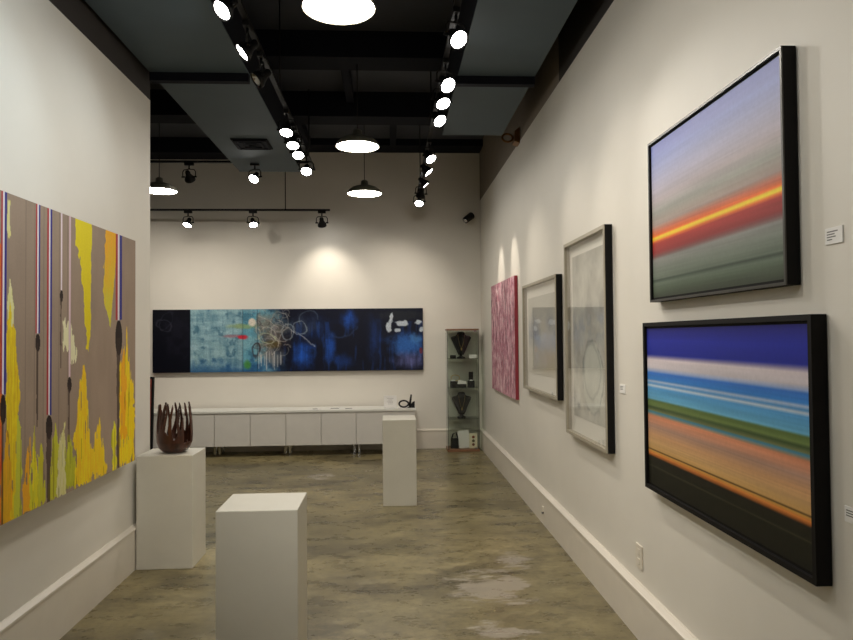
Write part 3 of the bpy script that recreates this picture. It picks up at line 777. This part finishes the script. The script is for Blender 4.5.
# ------------------------------------------------------------------ small fittings on the right wall
def plate(name, label, cat, y, z, w, h, mat, lines=0, group=None, t=.004):
    o = MB(); o.box(-t, 0, -w/2, w/2, -h/2, h/2, mat, .001)
    for k in range(lines):
        l = w*(.62, .44, .5, .3)[k % 4]
        o.box(-t-.0006, -t, w*.38-l, w*.38, h*.26-k*h*.16-.0016, h*.26-k*h*.16+.0016, M['ink'])
    return tag(o.obj(name, None, (XR, y, z)), label, cat, group)
plate('wall_label', 'white title label with small print beside the upper sunset painting', 'label', 1.915, 1.83, .078, .048, M['paper'], 4, 'title labels on the right wall')
plate('wall_label', 'white title label on right wall between tall abstract and beach painting', 'label', 3.745, 1.25, .085, .048, M['paper'], 3, 'title labels on the right wall')
plate('wall_label', 'white title label at right picture edge beside the beach painting', 'label', 1.86, 1.04, .07, .045, M['paper'], 3, 'title labels on the right wall')
t = thing('power_outlet', 'cream wall outlet above the right baseboard under the beach painting', 'outlet', (XR, 3.525, .405))
MB().box(-.007, 0, -.045, .045, -.06, .06, M['plastic'], .002).obj('cover_plate', t)
for dz in (-.024, .024): MB().box(-.0095, -.006, -.018, .018, dz-.015, dz+.015, M['plastic'], .002).obj('socket', t)
t = thing('door_stop', 'small pale bumper with dark tip on the right baseboard', 'bumper', (XR-.034, 5.62, .115))
MB().box(-.01, 0, -.02, .02, -.005, .035, M['plastic'], .002).obj('block', t)
MB().tube([(0, 0, -.018), (-.014, 0, -.018)], .008, M['ink'], 10).obj('tip', t)
# emergency light and security camera
t = thing('wall_sprinkler', 'brown bracketed fitting high on the right wall below the ceiling', 'fitting', (XR, 6.68, 3.49))
MB().prism([(0, -.07), (-.05, -.05), (-.05, .05), (0, .09)], 'y', -.07, .07, M['brass']).obj('bracket', t)
mb = MB(); mb.tube([(-.11+.05*math.cos(a), .02*math.sin(a), .045*math.sin(a)) for a in [2*PI*k/18 for k in range(19)]], .010, M['brass'], 8, False); mb.obj('ring', t)
t = thing('security_camera', 'dark security camera on the back wall above the glass cabinet', 'camera', (1.11, YB, 3.17))
MB().tube([(0, 0, .02), (0, -.07, .02)], .014, M['black'], 10).obj('bracket', t)
MB().tube([(.05, -.07, .05), (-.05, -.15, -.03)], [.05, .045], M['dark_gap'], 16).obj('housing', t)
MB().tube([(-.05, -.15, -.03), (-.056, -.156, -.036)], .032, M['chrome'], 14).obj('lens', t)

# ------------------------------------------------------------------ lighting tracks, spotlights, pendants
TZ = 3.44                                   # underside of the tracks
def track(label, x0, x1, y0, y1, z, hang):
    t = thing('lighting_track', label, 'track', ((x0+x1)/2, (y0+y1)/2, z), 0)
    hx, hy = (x1-x0)/2, (y1-y0)/2
    MB().box(-hx, hx, -hy, hy, 0, .022, M['black']).obj('rail', t)
    n = max(2, int(max(hx, hy)*2/2.2)+1)
    for k in range(n):
        s_ = -1+2*(k+.25)/(n-.5)
        MB().tube([(hx*s_*(hx > hy), hy*s_*(hy > hx), .022), (hx*s_*(hx > hy), hy*s_*(hy > hx), hang)], .006, M['black'], 8).obj('hanger', t)
track('long black lighting track running along the left soffit', -.855, -.82, -1.0, 7.86, TZ, ZC-TZ)
track('long black lighting track running along the right soffit', .385, .42, -1.0, 9.1, TZ, ZC-TZ)
track('black lighting track crossing the far left, the higher of two', -4.2, -.83, 7.62, 7.655, 3.47, 3.93-3.47)
track('black lighting track low before the back wall, the lower of two', -4.2, -.755, 8.98, 9.015, 3.19, ZC-3.19)

def proto_parts():
    a = MB(); a.box(-.02, .02, -.05, .05, -.03, 0, M['black'], .003); a.tube([(0, 0, -.03), (0, 0, -.07)], .009, M['black'], 10)
    y = MB(); R = .072
    y.tube([(R, 0, -.155), (R, 0, -.10), (R*.8, 0, -.078), (0, 0, -.07), (-R*.8, 0, -.078), (-R, 0, -.10), (-R, 0, -.155)], .0055, M['black'], 8)
    y.tube([(R+.012, 0, -.155), (R-.022, 0, -.155)], .009, M['black'], 8); y.tube([(-R-.012, 0, -.155), (-R+.022, 0, -.155)], .009, M['black'], 8)
    h = MB(); h.lathe([(.001, .075), (.020, .073), (.026, .062), (.028, .030), (.040, .005), (.056, -.020), (.058, -.045), (.053, -.045), (.050, -.024), (.034, -.008)], M['black'], 24)
    l1 = MB(); l1.lathe([(.050, -.036), (.035, -.040), (.001, -.042)], M['lens_on'], 24)
    l0 = MB(); l0.lathe([(.052, -.036), (.030, -.018), (.012, -.012), (.001, -.012)], M['lens_off'], 24)
    return a.mesh('track_adapter'), y.mesh('yoke'), h.mesh('lamp_housing'), l1.mesh('lens'), l0.mesh('lens')
PA, PY, PH, PL1, PL0 = proto_parts()
def head(label, x, y, z, aim, watts, col=NEUTRAL, size=46, blend_=.7, along_y=True, drop=0.0, group='track spotlights'):
    t = thing('track_spotlight', label, 'spotlight', (x, y, z), 0, group)
    def part(name, me, rot=None, loc=(0, 0, 0)):
        o = bpy.data.objects.new(name, me); children_link(o, t); o.location = loc
        if rot is not None: o.rotation_mode = 'QUATERNION'; o.rotation_quaternion = rot
        return o
    part('track_adapter', PA, None if along_y else Quaternion((0, 0, 1), PI/2))
    piv = Vector((0, 0, -.155))
    d = (Vector(aim)-(Vector((x, y, z))+piv)).normalized()
    az = math.atan2(d.y, d.x)
    part('yoke', PY, Quaternion((0, 0, 1), az+PI/2))
    q = Vector((0, 0, -1)).rotation_difference(d)
    part('lamp_housing', PH, q, piv)
    part('lens', PL1 if watts > 0 else PL0, q, piv)
    if watts > 0:
        ld = bpy.data.lights.new('spot_beam', 'SPOT'); ld.energy = watts*SPOT_GAIN; ld.color = col
        ld.spot_size = math.radians(size); ld.spot_blend = blend_; ld.shadow_soft_size = .035
        lo_ = bpy.data.objects.new('spot_beam', ld); children_link(lo_, t)
        lo_.rotation_mode = 'QUATERNION'; lo_.rotation_quaternion = q; lo_.location = piv+d*.06
    return t
LX, RX = -.838, .402
# left track, near to far (the first ones are unseen, added as fill light)
head('added fill spotlight on left track, above and behind the viewer', LX, .6, TZ, (1.27, .8, 1.7), 34, NEUTRAL, 95, 1)
head('added fill spotlight on left track, just out of view overhead', LX, 2.4, TZ, (1.27, 2.6, 1.7), 42, NEUTRAL, 95, 1)
head('lit track spotlight at top edge of picture, nearest on the left track', LX, 3.63, TZ, (-1.6, 2.9, 2.2), 16, COOL, 85, 1)
head('lit track spotlight second on left track, lens turned to left wall', LX, 4.16, TZ, (-1.7, 3.9, 2.5), 8, COOL, 85, 1)
head('unlit track spotlight third on left track, beside the flat crossing bar', LX, 4.61, TZ, (-1.6, 4.3, 2.6), 0)
head('glaring track spotlight fourth on left track, first of a close trio', LX, 5.77, TZ, (-1.0, 4.2, .2), 8, NEUTRAL, 60, 1)
head('glaring track spotlight fifth on left track, middle of a close trio', LX, 6.16, TZ, (-.9, 4.4, .2), 8, NEUTRAL, 60, 1)
head('glaring track spotlight sixth on left track, last of a close trio', LX, 6.50, TZ, (-.7, 4.6, .2), 8, NEUTRAL, 60, 1)
head('glaring track spotlight at far end of the left track', LX, 7.15, TZ, (-.80, 4.8, .6), 20, NEUTRAL, 60, 1)
head('added fill spotlight on left track, overhead, turned down the room', LX, 1.4, TZ, (.6, 4.3, 0), 125, NEUTRAL, 58, 1)  # unseen head, added to brighten the floor
# right track (the out-of-frame ones at the start are added fill lamps)
head('added fill spotlight on right track, behind the viewer, turned down the room', RX, -.4, TZ, (-.1, 6.2, .5), 210, NEUTRAL, 46, 1)
head('added fill spotlight on right track, overhead, turned down the room', RX, 1.4, TZ, (-1.40, 4.76, .42), 100, NEUTRAL, 24, 1)
head('added fill spotlight on right track, above and behind the viewer', RX, .6, TZ, (-1.7, .9, 2.6), 50, COOL, 78, 1)
head('added fill spotlight on right track, just out of view overhead', RX, 2.3, TZ, (-1.7, 2.5, 2.7), 58, COOL, 78, 1)
head('glaring track spotlight in open yoke, nearest on the right track', RX, 3.95, TZ, (1.27, 2.4, 1.6), 40, NEUTRAL, 60, 1)
head('glaring track spotlight second on right track, first of a close trio', RX, 4.68, TZ, (1.27, 3.1, 1.6), 35, WARM, 60, 1)
head('glaring track spotlight third on right track, middle of a close trio', RX, 5.03, TZ, (1.1, 3.4, .8), 30, WARM, 60, 1)
head('glaring track spotlight fourth on right track, last of a close trio', RX, 5.45, TZ, (1.27, 4.2, 1.7), 40, WARM, 55, 1)
head('lit track spotlight with tilted lens, fifth on the right track', RX, 6.62, TZ, (1.27, 5.6, 1.6), 40, WARM, 55, 1)
head('dark track spotlight sixth on right track, turned to the right wall', RX, 7.15, TZ, (1.285, 6.95, 2.25), 55, WARM, 24)
head('dark track spotlight seventh on right track, turned to the right wall', RX, 7.75, TZ, (1.285, 7.8, 2.25), 60, WARM, 24)
head('dark track spotlight eighth on right track, turned to the back wall', RX, 8.35, TZ, (-.1, 9.57, 1.4), 45, WARM, 90, 1)
head('small bright track spotlight at far end of the right track', RX, 8.85, TZ, (.1, 7.0, 1.0), 12, WARM, 60, 1)
# cross tracks (the hidden first head is added to brighten the back wall)
head('added fill spotlight on the higher far track, hidden past the left wall', -3.3, 7.637, 3.47, (-3.2, 9.57, 1.4), 60, WARM, 95, 1, along_y=False)
head('track spotlight with chrome ring on the higher far track, left', -2.17, 7.637, 3.47, (-1.9, 9.57, 1.5), 45, WARM, 90, 1, along_y=False)
head('lit track spotlight on the higher far track, over the teal panel section', -1.46, 7.637, 3.47, (-2.0, 6.0, 1.6), 30, WARM, 70, 1, along_y=False)
head('lit track spotlight leftmost on the lower far track', -2.57, 8.997, 3.19, (-2.75, 8.4, 2.0), 10, WARM, 60, along_y=False)
head('lit track spotlight in the middle of the lower far track', -1.745, 8.997, 3.19, (-1.5, 8.45, 2.2), 10, WARM, 60, along_y=False)
head('caged track spotlight near right end of the lower far track, facing the wall', -.86, 8.997, 3.19, (-.83, 9.57, 2.2), 26, WARM, 84, 1, along_y=False)

def pendant(label, x, y, z, D=.38):
    t = thing('pendant_lamp', label, 'pendant lamp', (x, y, z), 0, 'round white pendant lamps')
    R = D/2
    MB().lathe([(R, 0), (R+.004, .006), (R*.93, .040), (R*.72, .072), (R*.40, .092), (R*.22, .10), (R*.20, .145), (R*.12, .155), (.001, .156)], M['shade_out'], 40).obj('shade', t)
    MB().lathe([(R-.004, .004), (R*.5, .0), (.001, -.002)], M['lamp_glow'], 40).obj('diffuser', t)
    MB().tube([(0, 0, .15), (0, 0, ZC-z-.025)], .004, M['black'], 8).obj('cord', t)
    MB().lathe([(.001, ZC-z), (.06, ZC-z), (.055, ZC-z-.02), (.001, ZC-z-.028)], M['shade_out'], 24).obj('ceiling_canopy', t)
    return t
pendant('largest glowing pendant lamp, cut off by the top edge', -.25, 3.60, 3.272)
pendant('glowing pendant lamp in the middle of the row of three', -.266, 6.10, 3.232)
pendant('glowing pendant lamp at far end of the row of three', -.262, 7.72, 3.148)
pendant('glowing pendant lamp half hidden by the left wall end', -2.56, 7.85, 3.20)
